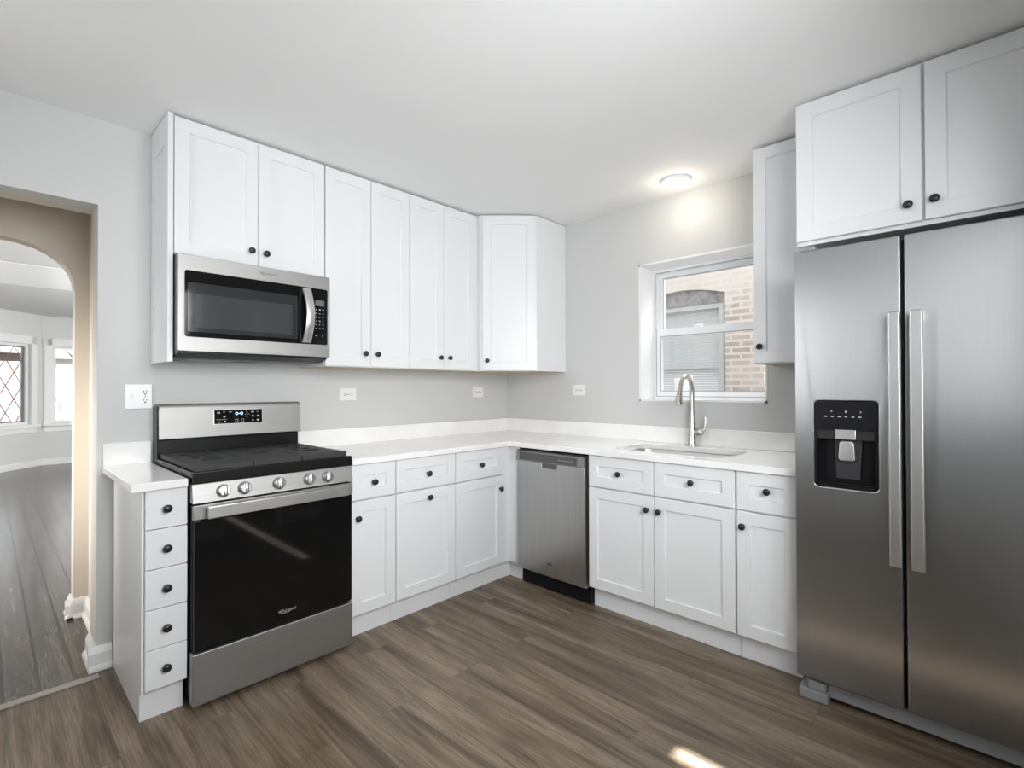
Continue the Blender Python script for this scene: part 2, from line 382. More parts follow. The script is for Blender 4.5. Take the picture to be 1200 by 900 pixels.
# baseboard at the end of the range wall, wrapping into the opening, with a bevelled top
mb = MB()
def base_profile(d=0.018, h=0.105): return [(0, 0), (d+0.012, 0), (d+0.012, 0.012), (d+0.006, 0.022), (d, 0.026), (d, h-0.028), (d-0.006, h-0.014), (d-0.012, h), (0, h)]
def base_run(mb, p0, p1, nrm):
    """moulded baseboard from p0 to p1, standing out along nrm"""
    p0, p1, nrm = Vector((*p0, 0)), Vector((*p1, 0)), Vector((*nrm, 0)).normalized()
    d = (p1-p0); ln = d.length; d.normalize()
    Mx = Matrix(((nrm.x, 0, d.x, p0.x), (nrm.y, 0, d.y, p0.y), (0, 1, 0, 0), (0, 0, 0, 1)))
    mb.plate(base_profile(), [], 0, ln, M=Mx)
base_run(mb, (XE-0.03, 0.0), (-2.62, 0.0), (0, -1)); base_run(mb, (XE, 0.0), (XE, 0.19), (-1, 0))
struct(mb.build('baseboard_range', m_trim, smooth=False))
mb = MB(); base_run(mb, (-2.62, 0.19), (-2.62, 0.75), (-1, 0)); base_run(mb, (-2.72, 0.75), (-2.62, 0.75), (0, -1)); base_run(mb, (-2.685, 0.72), (-2.685, 0.86), (-1, 0))
struct(mb.build('baseboard_hall', m_trim, smooth=False))
# arched wall between hall and living room
arch = [(-2.685, 0.0), (-2.684, 1.80), (-2.690, 1.862), (-2.703, 1.905), (-2.724, 1.945), (-2.752, 1.978), (-2.79, 2.008), (-2.84, 2.034), (-2.90, 2.050), (-2.98, 2.057)]
mir = [(-6.10-x, z) for x, z in arch][::-1]
MA = Matrix(((1, 0, 0, 0), (0, 0, 1, 0), (0, 1, 0, 0), (0, 0, 0, 1)))
mb = MB(); mb.plate([(-2.5, 0), (-2.5, CZ), (-4.2, CZ), (-4.2, 0)] + mir + arch[::-1], [], 0.75, 0.85, M=MA)
struct(mb.build('wall_arch', m_beige, smooth=False))
# living room
slab('wall_living_right', [(0.3, 0.4, 0.85, 9.2, 0, CZ)], m_live)
slab('wall_living_left', [(-4.6, -4.5, 0.85, 8.0, 0, CZ)], m_live)
slab('wall_living_near', [(-2.5, 0.4, 0.80, 0.85, 0, CZ), (-4.5, -4.2, 0.80, 0.85, 0, CZ)], m_live)
slab('trim_2', [(-4.5, 0.3, 3.9, 5.3, CZ-0.006, CZ)], m_trim)
def bay_segment(nm, p0, p1, w0, w1, z0, z1, thick=0.15):
    """wall piece from p0 to p1 with a window opening between the lengths w0 and w1"""
    p0, p1 = Vector((*p0, 0)), Vector((*p1, 0)); d = p1-p0; ln = d.length
    ang = math.atan2(d.y, d.x)
    mb = MB()
    for b in ((0, w0, 0, thick, 0, CZ), (w1, ln, 0, thick, 0, CZ), (w0, w1, 0, thick, 0, z0), (w0, w1, 0, thick, z1, CZ)): mb.box(*b)
    o = struct(mb.build('wall_'+nm, m_live, loc=p0, rot=(0, 0, ang), smooth=False))
    mb = MB(); mb.box(0, ln, -0.02, 0, 0, 0.10, 0.004); o2 = struct(mb.build('baseboard_'+nm, m_trim, loc=p0, rot=(0, 0, ang), smooth=False))
    mb = MB()
    for b in ((w0-0.10, w0, z0-0.02, z1+0.12), (w1, w1+0.10, z0-0.02, z1+0.12), (w0-0.12, w1+0.12, z1, z1+0.13)): mb.box(b[0], b[1], -0.025, 0, b[2], b[3], 0.004)
    mb.box(w0-0.12, w1+0.12, -0.07, 0.0, z0-0.05, z0, 0.008); mb.box(w0-0.10, w1+0.10, -0.02, 0, z0-0.14, z0-0.05, 0.004)
    o3 = struct(mb.build('trim_'+('3' if 'left' in nm else '4'), m_trim, loc=p0, rot=(0, 0, ang), smooth=False))
    return p0, ang
pL, aL = bay_segment('bay_left', (-3.62, 7.10), (-2.38, 8.49), 0.42, 1.655, 0.70, 2.0)
pR, aR = bay_segment('bay_right', (-2.38, 8.49), (0.4, 8.40), 0.135, 0.80, 0.70, 2.0)
def bay_window(n, p, ang, w0, w1, z0, z1, leaded):
    mb = MB(); f = 0.045
    mb.plate(rect(w0, w1, z0, z1), [rect(w0+f, w1-f, z0+f, z1-f)], -0.03, 0.02, M=Matrix(((1, 0, 0, 0), (0, 0, 1, 0.07), (0, 1, 0, 0), (0, 0, 0, 1))))
    fr_ = struct(mb.build('window_%d' % n, m_trim, loc=p, rot=(0, 0, ang), smooth=False))
    mb = MB(); mb.box(w0+f-0.005, w1-f+0.005, 0.068, 0.072, z0+f-0.005, z1-f+0.005); mb.build('pane', m_glass, fr_, smooth=False)
    mb = MB(); a0, a1, b0, b1 = w0+f, w1-f, z0+f, z1-f
    if leaded:
        for g in range(4):
            pass
        for x0_, x1_, y0_, y1_ in ((a0, a0+0.022, b0, b1), (a1-0.022, a1, b0, b1), (a0, a1, b0, b0+0.018), (a0, a1, b1-0.018, b1)): mb.box(x0_, x1_, 0.060, 0.080, y0_, y1_)
        dw, dh = 0.29, 0.42; s = dh/dw
        for sg in (1, -1):
            k = -12
            while k < 14:
                # line b = b1 + sg*s*(a - (a1 - 0.46)) + k*dh
                c0 = b1 + k*dh - sg*s*(a1-0.46)
                pts = []
                for a in (a0, a1):
                    b = sg*s*a + c0
                    if b0 <= b <= b1: pts.append((a, b))
                for b in (b0, b1):
                    a = (b-c0)/(sg*s)
                    if a0 < a < a1: pts.append((a, b))
                if len(pts) >= 2:
                    (xa, za), (xb, zb) = pts[0], pts[1]
                    mb.tube([(xa, 0.070, za), (xb, 0.070, zb)], 0.0065, 6)
                k += 1
        mb.build('lead_lattice', m_lead, fr_, smooth=False)
    else:
        mb.box(a0+0.28, a0+0.31, 0.055, 0.085, b0, b1, 0.002); mb.build('mullion', m_trim, fr_, smooth=False)
bay_window(2, pL, aL, 0.42, 1.655, 0.70, 2.0, True)
bay_window(3, pR, aR, 0.135, 0.80, 0.70, 2.0, False)
# unseen rear window, added as an opening for the rear fill lamp
mb = MB(); mb.plate(rect(-2.87, -1.67, 1.07, 2.25), [rect(-2.82, -2.29, 1.12, 2.20), rect(-2.25, -1.72, 1.12, 2.20)], -3.31, -3.27, M=MA)
w5 = struct(mb.build('window_5', m_vinyl, smooth=False))
mb = MB(); mb.box(-2.83, -1.71, -3.292, -3.288, 1.11, 2.21); mb.build('pane', m_glass, w5, smooth=False)
# side window out of view, made up to carry the side fill lamp
mb = MB(); mb.plate(rect(-1.22, -0.62, 0.95, 2.25), [rect(-1.18, -0.66, 0.99, 1.58), rect(-1.18, -0.66, 1.62, 2.21)], -4.22, -4.16, M=Matrix(((0, 0, 1, 0), (1, 0, 0, 0), (0, 1, 0, 0), (0, 0, 0, 1))))
w4 = struct(mb.build('window_4', m_vinyl, smooth=False))
mb = MB(); mb.box(-4.192, -4.188, -1.19, -0.65, 0.98, 2.22); mb.build('pane', m_glass, w4, smooth=False)

# ------------------------------------------------------------------ kitchen window
mb = MB()
D = 0.185
for b in ((-0.003, D, -WU0-0.012, -WU0, WZ0, WZ1), (-0.003, D, -WU1, -WU1+0.012, WZ0, WZ1), (-0.003, D, -WU1, -WU0, WZ1-0.012, WZ1), (-0.003, D, -WU1, -WU0, WZ0, WZ0+0.012)): mb.box(*b)
struct(mb.build('trim_5', m_trim, smooth=False))
MBW = Matrix(((0, 0, 1, 0), (-1, 0, 0, 0), (0, 1, 0, 0), (0, 0, 0, 1)))        # plate (u, z, x)
a0, a1, b0, b1 = WU0+0.001, WU1-0.001, WZ0+0.001, WZ1-0.001
mb = MB(); mb.plate(rect(a0, a1, b0, b1), [rect(a0+0.028, a1-0.028, b0+0.028, b1-0.030)], D, D+0.085, M=MBW)
mb.plate(rect(a0+0.028, a1-0.028, b0+0.028, b1-0.03), [rect(a0+0.034, a1-0.034, b0+0.034, b1-0.036)], D+0.036, D+0.042, M=MBW)
win = struct(mb.build('window_1', m_vinyl, smooth=False))
mb = MB(); mb.plate(rect(a0+0.026, a1-0.026, b0+0.026, b1-0.028), [rect(a0+0.031, a1-0.031, b0+0.030, b1-0.034)], D-0.0008, D-0.0002, M=MBW); mb.build('frame_shadow_line', m_shadow_line, win, smooth=False)  # grey ring stands in for the shadow gap inside the frame
zr0, zr1 = 1.612, 1.668
def sash(nm, z0, z1, x0, x1, tr, br_):
    mb = MB(); s = 0.034
    mb.plate(rect(a0+0.028, a1-0.028, z0, z1), [rect(a0+0.028+s, a1-0.028-s, z0+br_, z1-tr)], x0, x1, M=MBW, bev=0.0)
    o = mb.build(nm, m_vinyl, win, smooth=False)
    mb = MB(); mb.box((x0+x1)/2-0.003, (x0+x1)/2+0.003, -(a1-0.028-s+0.004), -(a0+0.028+s-0.004), z0+br_-0.004, z1-tr+0.004)
    mb.build('pane', m_glass, o, smooth=False)
    mb = MB(); q = (a0+0.028+s, a1-0.028-s, z0+br_, z1-tr)
    mb.plate(rect(q[0]-0.004, q[1]+0.004, q[2]-0.004, q[3]+0.004), [rect(q[0]+0.001, q[1]-0.001, q[2]+0.001, q[3]-0.001)], x0-0.0012, x0-0.0002, M=MBW)
    mb.build('pane_shadow_line', m_shadow_line, o, smooth=False); return o  # thin grey ring painted as a shadow line round the glass
sash('lower_sash', b0+0.028, zr1, D+0.004, D+0.034, 0.052, 0.038)
up = sash('upper_sash', zr0+0.01, b1-0.032, D+0.044, D+0.074, 0.034, 0.04)
mb = MB(); mb.box(D+0.002, D+0.034, -1.58, -1.53, zr1, zr1+0.012, 0.004); mb.box(D+0.008, D+0.02, -1.585, -1.55, zr1+0.012, zr1+0.022, 0.003)
mb.build('sash_lock', m_vinyl, win, smooth=False)

# ------------------------------------------------------------------ outside the kitchen window: neighbouring brick house
NX = 1.85
nb = thing('neighbor_house', 'worn tan brick house wall with an arched window seen through the kitchen window', 'house', (NX, -0.7, 0))
def rel(o, loc): o.location = loc; return o
ny0, ny1 = -0.25+0.7, -1.115+0.7       # window opening, left and right, local y
zs, zt = 2.185, 2.255
arcp = [(ny0 + (ny1-ny0)*k/12, zs + (zt-zs)*math.sin(PI*k/12)) for k in range(13)]
mb = MB()
outer = [(2.4, 0), (2.4, 4.6), (-3.0, 4.6), (-3.0, 0)]
hole = [(ny1, 0.9), (ny0, 0.9)] + arcp
MN = Matrix(((0, 0, 1, 0), (1, 0, 0, 0), (0, 1, 0, 0), (0, 0, 0, 1)))   # plate (y, z, x)
mb.plate(outer, [hole], 0, 0.25, M=MN)
mb.build('brick_wall', m_brick, nb, smooth=False)
mb = MB(); mb.plate([(ny1, 2.10), (ny0, 2.10)] + arcp, [], 0.045, 0.16, M=MN); mb.build('arch_filler', m_shaded_stone, nb, smooth=False)
mb = MB(); mb.plate(rect(ny1+0.035, ny0, 0.9, 2.10), [rect(ny1+0.085, ny0-0.05, 0.95, 1.46), rect(ny1+0.085, ny0-0.05, 1.50, 2.05)], 0.06, 0.12, M=MN)
mb.box(0.055, 0.16, ny1, ny1+0.035, 0.9, 2.10, mi=1)
mb.build('window_frame', [m_siding, m_shaded_stone], nb, smooth=False)
mb = MB()
for k in range(46):
    z = 0.96 + k*0.0238; mb.box(0.125, 0.15, ny1+0.06, ny0-0.03, z, z+0.0215, M=None)
mb.build('blind', m_slat, nb, smooth=False)
mb = MB(); mb.box(0.30, 5.0, -9, 0.78, -0.3, -0.05)
struct(mb.build('ground', mat('dark_concrete', (0.09, 0.088, 0.085), 0.9), smooth=False))
mb = MB(); mb.box(-12, 10, 9.2, 40, -0.4, -0.15)
struct(mb.build('ground_front', m_ground, smooth=False))

# ------------------------------------------------------------------ outside the living room: house, garage, bare trees
h = thing('street_house', 'red brick house across the street seen through the leaded window', 'house', (-5.4, 20.0, -0.15))
mb = MB(); mb.box(-3.2, 3.2, 0, 5, 0, 2.6); mb.build('wall', m_redbrick, h, smooth=False)
mb = MB(); mb.plate([(-3.5, 2.6), (3.5, 2.6), (0, 4.8)], [], -0.3, 5.3, M=MA); mb.build('roof', m_roof, h, smooth=False)
for k in (-1.5, 1.2):
    mb = MB(); mb.box(k-0.5, k+0.5, -0.05, 0.02, 0.9, 2.1, 0.01); mb.build('window', m_siding, h, smooth=False)
g = thing('garage', 'white sided garage with grey roof seen through the plain living room window', 'garage', (0.15, 15.3, -0.15))
mb = MB()
for k in range(14): mb.box(-1.9, 1.9, -0.012*(k % 2), 4, k*0.16, k*0.16+0.16)
mb.build('wall', m_siding, g, smooth=False)
mb = MB(); mb.plate([(-2.2, 2.24), (2.2, 2.24), (0, 3.4)], [], -0.3, 4.2, M=MA); mb.build('roof', m_roof, g, smooth=False)
mb = MB(); mb.box(-0.8, 1.0, -0.05, 0.0, 0, 1.9, 0.01); mb.build('door', m_trim, g, smooth=False)
def tree(x, y, hgt, label):
    t = thing('bare_tree', label, 'tree', (x, y, -0.15), 0, None)
    mb = MB(); mb.tube([(0, 0, 0), (0.05, 0, hgt*0.35), (-0.05, 0.1, hgt*0.7), (0, 0, hgt)], [0.17, 0.13, 0.08, 0.02], 8); mb.build('trunk', m_bark, t)
    mb = MB()
    for k in range(26):
        z = hgt*random.uniform(0.3, 0.95); a = random.uniform(0, 2*PI); l = random.uniform(0.8, 2.0)
        p0 = Vector((0, 0, z)); p1 = p0+Vector((math.cos(a)*l*0.5, math.sin(a)*l*0.5, l*0.4)); p2 = p1+Vector((math.cos(a+0.4)*l*0.5, math.sin(a+0.4)*l*0.5, l*0.45))
        mb.tube([p0, p1, p2], [0.035, 0.02, 0.006], 5)
        for j in range(3):
            q = p1.lerp(p2, random.random()); mb.tube([q, q+Vector((random.uniform(-.5, .5), random.uniform(-.5, .5), random.uniform(.1, .6)))], [0.012, 0.004], 4)
    mb.build('branches', m_bark, t)
tree(-1.55, 11.0, 5.0, 'bare tree beside the white garage outside')

# ------------------------------------------------------------------ worktops
CT0, CT1 = 0.884, 0.914
def flat(mb, outer, holes, z0, z1, bev=0.003): mb.plate(outer, holes, z0, z1, bev=bev)
t = thing('countertop', 'white quartz L-shaped worktop running from range to refrigerator under the window', 'countertop', (-1.2, -0.3, CT0))
ox, oy = 1.2, 0.3
def sh(p): return [(x+ox, y+oy) for x, y in p]
sink_out = rrect(-0.525, -0.135, -1.985, -1.345, 0.07, 6)
mb = MB(); flat(mb, sh([(-1.772, -0.001), (-1.772, -0.648), (-0.648, -0.648), (-0.648, -2.345), (-0.001, -2.345), (-0.001, -0.001)]), [sh(sink_out)], 0, CT1-CT0)
mb.build('slab', m_quartz, t, smooth=False)
mb = MB(); mb.box(-1.772+ox, -0.001+ox, -0.021+oy, -0.001+oy, 0.0301, 0.132, 0.002, 1); mb.build('range_wall_backsplash', m_quartz, t, smooth=False)
mb = MB(); mb.box(-0.021+ox, -0.001+ox, -2.345+oy, -0.0215+oy, 0.0301, 0.132, 0.002, 1); mb.build('window_wall_backsplash', m_quartz, t, smooth=False)
t = thing('wing_countertop', 'short narrow white quartz worktop on the drawer stack left of the range', 'countertop', (-2.56, -0.3, CT0))
mb = MB(); flat(mb, [(-0.095, 0.299), (-0.095, -0.355), (0.083, -0.355), (0.083, 0.299)], [], 0, 0.03); mb.build('slab', m_quartz, t, smooth=False)
mb = MB(); mb.box(-0.095, 0.083, 0.279, 0.299, 0.0301, 0.132, 0.002, 1); mb.build('backsplash', m_quartz, t, smooth=False)
# sink
s = thing('kitchen_sink', 'undermount steel sink basin set in the white worktop below the window', 'sink', (-0.33, -1.665, 0.70))
mb = MB(); bmx = bmesh.new()
def lp(off, z, r): return [bmx.verts.new((x+0.33, y+1.665, z)) for x, y in rrect(-0.525-off, -0.135+off, -1.985-off, -1.345+off, r, 6)]
rings = [lp(0.02, 0.183, 0.085), lp(0.004, 0.183, 0.074), lp(0.0, 0.176, 0.07), lp(-0.012, 0.03, 0.06), lp(-0.045, 0.0, 0.05)]
for ra, rb in zip(rings, rings[1:]):
    for k in range(len(ra)): bmx.faces.new([ra[k], ra[(k+1) % len(ra)], rb[(k+1) % len(rb)], rb[k]])
bmx.faces.new(rings[-1])
mb.take(bmx); mb.build('basin', m_sink, s)
mb = MB(); mb.lathe([(0, 0.002), (0.042, 0.002), (0.045, 0.006), (0.03, 0.004), (0, 0.003)], 24, 0, Matrix.Translation((0.05, 0, 0.0))); mb.build('drain', m_bright, s)

# ------------------------------------------------------------------ base cabinets
def base_cab(fr, u0, u1, label, fronts, hollow=False):
    r = on_wall(fr, 'base_cabinet', label, 'cabinet', u0, 0, 'base cabinets')
    w = u1-u0
    mb = MB()
    if hollow:
        for b in ((0, 0.018, -0.61, -0.02, 0.115, CT0-0.002), (w-0.018, w, -0.61, -0.02, 0.115, CT0-0.002), (0.0181, w-0.0181, -0.61, -0.592, 0.115, CT0-0.002), (0.0181, w-0.0181, -0.592, -0.02, 0.115, 0.133), (0.0181, w-0.0181, -0.035, -0.02, 0.1331, CT0-0.002)): mb.box(*b)
    else: mb.box(0, w, -0.61, -0.02, 0.115, CT0-0.002)
    mb.build('body', m_cab, r, smooth=False)
    mb = MB(); mb.box(0, w, -0.57, -0.02, 0, 0.1148); mb.build('toe_kick', m_cab, r, smooth=False)
    for (nm, x0, x1, z0, z1, kx, kz, st) in fronts:
        front(r, nm, x0-u0, x1-u0, z0, z1, 0.6102, None if kx is None else kx-u0, kz, st)
    return r
g_ = 0.0018
ZD0, ZD1, ZW0, ZW1 = 0.125, 0.696, 0.703, 0.880
base_cab('A', -1.770, -1.510, 'narrow white base cabinet directly right of the range', [
    ('drawer', -1.768, -1.512, ZW0, ZW1, -1.645, 0.785, 'shaker'), ('door', -1.768, -1.512, ZD0, ZD1, -1.737, 0.612, 'shaker')])
base_cab('A', -1.509, -1.097, 'middle white base cabinet on the range wall, knob at the top centre of its door', [
    ('drawer', -1.507, -1.098, ZW0, ZW1, -1.299, 0.785, 'shaker'), ('pull_out_door', -1.507, -1.098, ZD0, ZD1, -1.293, 0.650, 'shaker')])
cc = base_cab('A', -1.0955, -0.690, 'white corner base cabinet on the range wall, next to the dishwasher corner', [
    ('drawer', -1.093, -0.692, ZW0, ZW1, -0.893, 0.787, 'shaker'), ('door', -1.093, -0.692, ZD0, ZD1, -0.722, 0.614, 'shaker')])
mb = MB(); mb.plate([(-0.6895, -0.03), (-0.6895, -0.612), (-0.612, -0.612), (-0.612, -0.703), (-0.595, -0.703), (-0.03, -0.10), (-0.03, -0.03)], [], 0.115, CT0-0.002)
o = mb.build('corner_filler', m_cab, cc, (1.0955, 0, 0), smooth=False)
mb = MB(); mb.plate([(-0.6895, -0.03), (-0.6895, -0.57), (-0.57, -0.57), (-0.57, -0.70), (-0.55, -0.70), (-0.03, -0.10), (-0.03, -0.03)], [], 0, 0.1148)
mb.build('corner_toe_kick', m_cab, cc, (1.0955, 0, 0), smooth=False)
base_cab('B', 1.258, 2.076, 'wide white sink base cabinet with two doors below the faucet', [
    ('drawer_front', 1.260, 1.664, ZW0, ZW1, 1.463, 0.792, 'shaker'), ('drawer_front', 1.668, 2.074, ZW0, ZW1, 1.872, 0.797, 'shaker'),
    ('door', 1.260, 1.664, ZD0, ZD1, 1.631, 0.626, 'shaker'), ('door', 1.668, 2.074, ZD0, ZD1, 1.700, 0.626, 'shaker')], True)
base_cab('B', 2.079, 2.345, 'narrow white base cabinet beside the refrigerator', [
    ('drawer', 2.083, 2.343, ZW0, ZW1, 2.218, 0.802, 'shaker'), ('door', 2.083, 2.343, ZD0, ZD1, 2.112, 0.630, 'shaker')])
# drawer stack left of the range
r = on_wall('A', 'drawer_cabinet', 'very narrow white cabinet of five drawers left of the range', 'cabinet', -2.612, 0, 'base cabinets')
mb = MB(); mb.box(0, 0.136, -0.612, -0.02, 0.115, CT0-0.002); mb.box(-0.006, 0.0, -0.618, -0.034, 0.115, CT0-0.002); mb.build('body', m_cab, r, smooth=False)
mb = MB(); mb.box(0, 0.136, -0.585, -0.02, 0, 0.1148); mb.box(-0.006, 0.0, -0.587, -0.034, 0, 0.1148); mb.build('toe_kick', m_cab, r, smooth=False)
for k in range(5):
    z0 = 0.128 + k*0.1512
    front(r, 'drawer', 0.003, 0.138, z0, z0+0.1480, 0.6182, 0.068, z0+0.075, 'slab')

# ------------------------------------------------------------------ wall cabinets
UB, UT = 1.386, 2.478
def wall_cab(fr, u0, u1, z0, label, doors, v=0.305, ztop=CZ-0.006, zb=None):
    r = on_wall(fr, 'wall_cabinet', label, 'cabinet', u0, z0, 'wall cabinets'); w = u1-u0
    mb = MB(); mb.box(0, w, -v, -0.002, 0.0, ztop-z0, mi=0)
    mb.box(0.012, w-0.012, -v+0.012, -0.012, -0.0012, 0.0, mi=1)
    mb.build('body', [m_cab, m_raw], r, smooth=False)
    for (x0, x1, kx, kz, za, zb_) in doors:
        front(r, 'door', x0-u0, x1-u0, za-z0, zb_-z0, v+0.0002, kx-u0, kz-z0)
    return r
wall_cab('A', -2.4540, -1.7590, 1.866, 'short white two-door wall cabinet above the microwave', [
    (-2.452, -2.1005, -2.135, 1.937, 1.869, UT), (-2.0975, -1.7605, -2.066, 1.934, 1.869, UT)])
wall_cab('A', -1.7565, -1.2070, UB, 'tall white two-door wall cabinet just right of the microwave', [
    (-1.755, -1.4775, -1.520, 1.466, UB+0.003, UT), (-1.4745, -1.2085, -1.440, 1.466, UB+0.003, UT)])
wall_cab('A', -1.2045, -0.6600, UB, 'tall white two-door wall cabinet beside the angled corner cabinet', [
    (-1.203, -0.9385, -0.973, 1.466, UB+0.003, UT), (-0.9355, -0.6615, -0.897, 1.467, UB+0.003, UT)])
wall_cab('B', 2.0660, 2.3330, UB, 'white single-door wall cabinet between the window and the refrigerator', [
    (2.068, 2.331, 2.099, 1.471, UB+0.003, UT)])
# diagonal corner cabinet
r = thing('corner_wall_cabinet', 'white angled wall cabinet in the corner with one door', 'cabinet', (0, 0, UB), 0, 'wall cabinets')
ca, cb_ = 0.621, 0.352
mb = MB()
pts = [(-0.002, -0.002), (-0.657, -0.002), (-0.657, -0.305), (-ca, -0.305), (-ca, -cb_+0.012), (-cb_+0.012, -ca), (-0.002, -ca)]
mb.plate(pts, [], 0, CZ-0.006-UB)
mb.plate([(-0.03, -0.03), (-0.6, -0.03), (-0.6, -0.33), (-0.33, -0.6), (-0.03, -0.6)], [], -0.0012, 0, mi=1)
mb.build('body', [m_cab, m_raw], r, smooth=False)
p0 = Vector((-ca+0.006, -cb_+0.006)); p1 = Vector((-cb_+0.006, -ca+0.006)); dl = (p1-p0).length
d = front(r, 'door', 0, dl-0.012, 0.003, UT-UB, 0, 0.033, 0.072)
d.rotation_euler = (0, 0, -PI/4); d.location = (p0.x+0.0043, p0.y-0.0043, 0.003)
# end panel beside microwave: framed board from ceiling to below the microwave
r = on_wall('A', 'cabinet_end_panel', 'tall white framed end panel at the left side of the microwave', 'panel', -2.476, UB, 'wall cabinets')
mb = MB(); H = CZ-0.004-UB; Mx = Matrix(((0, 0, 1, 0), (-1, 0, 0, 0), (0, 1, 0, 0), (0, 0, 0, 1)))
mb.plate(rect(0.002, 0.318, 0, H), [], 0.006, 0.0205, M=Mx)
mb.plate(rect(0.002, 0.318, 0, H), [rect(0.06, 0.26, 0.13, H-0.13)], 0.0, 0.006, M=Mx)
mb.build('board', m_cab, r, smooth=False)
# cabinet over the refrigerator
r = on_wall('B', 'refrigerator_cabinet', 'deep white two-door cabinet above the refrigerator', 'cabinet', 2.336, 1.872, 'wall cabinets')
mb = MB(); mb.box(0, 0.856, -0.600, -0.002, 0, CZ-0.006-1.872); mb.build('body', m_cab, r, smooth=False)
front(r, 'door', 0.001, 0.421, 0.016, 0.604, 0.6002, 0.381, 0.080, rail=0.062)
front(r, 'door', 0.430, 0.852, 0.016, 0.604, 0.6002, 0.458, 0.084, rail=0.062)

# ------------------------------------------------------------------ lettering
def text(s, size, name, m, parent, loc, depth=0.0006, shear=0.0, align='CENTER'):
    c = bpy.data.curves.new('t', 'FONT'); c.body = s; c.size = size; c.align_x = align; c.align_y = 'CENTER'; c.extrude = depth/2; c.shear = shear; c.resolution_u = 3
    o = bpy.data.objects.new('t', c); COL.objects.link(o)
    bpy.context.view_layer.update()
    me = bpy.data.meshes.new_from_object(o.evaluated_get(bpy.context.evaluated_depsgraph_get()))
    bpy.data.objects.remove(o)
    me.name = name; me.materials.clear(); me.materials.append(m)
    ob = bpy.data.objects.new(name, me); COL.objects.link(ob); ob.parent = parent
    ob.location = loc; ob.rotation_euler = (PI/2, 0, 0); return ob
def swoosh(mb, w, loc, th=0.0006):
    pts = [(w*0.55*math.cos(a), -loc[1], loc[2]+w*0.15*math.sin(a)) for a in [PI*0.9+PI*1.25*k/22 for k in range(23)]]
    pts = [(loc[0]+x, loc[1], z) for x, _, z in pts]
    mb.tube(pts, [0.0004+th*math.sin(PI*k/22) for k in range(23)], 6)

# ------------------------------------------------------------------ range
RW = 0.676
r = on_wall('A', 'gas_range', 'stainless steel gas range with black glass oven door', 'range', -2.467)
mb = MB(); mb.box(0.002, RW-0.002, -0.64, -0.03, 0.035, 0.90, 0.004); mb.build('body', m_enamel, r, smooth=False)
for x in (0.04, RW-0.04):
    for y in (-0.60, -0.08):
        mb = MB(); mb.lathe([(0.018, 0), (0.018, 0.012), (0.010, 0.014), (0.010, 0.036)], 12, 0, Matrix.Translation((x, y, 0))); mb.build('foot', m_blkplas, r)
mb = MB(); mb.box(0.0, RW, -0.685, -0.64, 0.024, 0.228, 0.005, 3); dr = mb.build('storage_drawer', m_steel_x, r)
# oven door: steel top strip, black glass
mb = MB(); mb.box(0.002, RW-0.002, -0.668, -0.6405, 0.238, 0.806, 0.004); dr = mb.build('oven_door', m_blkplas, r, smooth=False); dr['label'] = 'black glass oven door'
mb = MB(); mb.box(0.004, RW-0.004, -0.684, -0.668, 0.240, 0.748, 0.004, 2); mb.build('glass', m_blkglass, dr)
mb = MB(); mb.box(0.0, RW, -0.686, -0.668, 0.750, 0.808, 0.004, 2); mb.build('top_strip', m_steel_x, dr)
mb = MB(); mb.box(0.040, RW-0.045, -0.735, -0.718, 0.758, 0.806, 0.004, 2)
for x in (0.046, RW-0.078): mb.box(x, x+0.025, -0.72, -0.684, 0.770, 0.798, 0.004, 2)
mb.build('handle', m_bright, dr)
tx = text('Whirlpool', 0.0185, 'logo', m_logo, dr, (RW*0.535, -0.6845, 0.290), shear=0.15)
mb = MB(); swoosh(mb, 0.046, (RW*0.535-0.005, -0.6846, 0.288)); mb.build('logo_ring', m_logo, dr)
# control panel with five knobs
mb = MB(); mb.plate([(-0.64, 0.816), (-0.686, 0.816), (-0.684, 0.822), (-0.672, 0.888), (-0.64, 0.888)], [], 0.0, RW, M=Matrix(((0, 0, 1, 0), (1, 0, 0, 0), (0, 1, 0, 0), (0, 0, 0, 1))))
cp = mb.build('control_panel', m_steel_x, r, smooth=False)
tilt = math.atan2(0.012, 0.066)
Mk0 = Matrix.Rotation(PI/2-tilt, 4, 'X')
def rk():
    mb = MB()
    mb.lathe([(0, 0), (0.026, 0), (0.026, 0.006), (0.0225, 0.008), (0.0215, 0.026), (0.019, 0.029), (0, 0.029)], 28)
    mb.box(-0.0065, 0.0065, -0.022, 0.022, 0.026, 0.040, 0.003, 2)
    return mb
for i, x in enumerate((0.107, 0.187, 0.326, 0.459, 0.545)):
    mb = rk(); o = mb.build('knob', m_knobsteel, cp, (x, -0.680, 0.852)); o.rotation_euler = (PI/2-tilt, 0, 0)
# cooktop
mb = MB(); mb.box(0.0, RW, -0.676, -0.085, 0.8885, 0.922, 0.006, 2)
mb.box(0.0, 0.012, -0.67, -0.09, 0.92, 0.935, 0.003); mb.box(RW-0.012, RW, -0.67, -0.09, 0.92, 0.935, 0.003); mb.box(0.0, RW, -0.678, -0.655, 0.889, 0.937, 0.005)
ck = mb.build('cooktop', m_enamel, r)
for x, y, rr in ((0.15, -0.24, 0.036), (0.15, -0.50, 0.045), (0.338, -0.37, 0.042), (0.53, -0.24, 0.04), (0.53, -0.50, 0.048)):
    mb = MB(); mb.lathe([(0, 0), (rr+0.012, 0), (rr+0.012, 0.006), (rr, 0.008), (rr, 0.012), (rr-0.004, 0.0145), (0, 0.0145)], 24, 0, Matrix.Translation((x, y, 0.9222))); mb.build('burner', m_iron, ck)
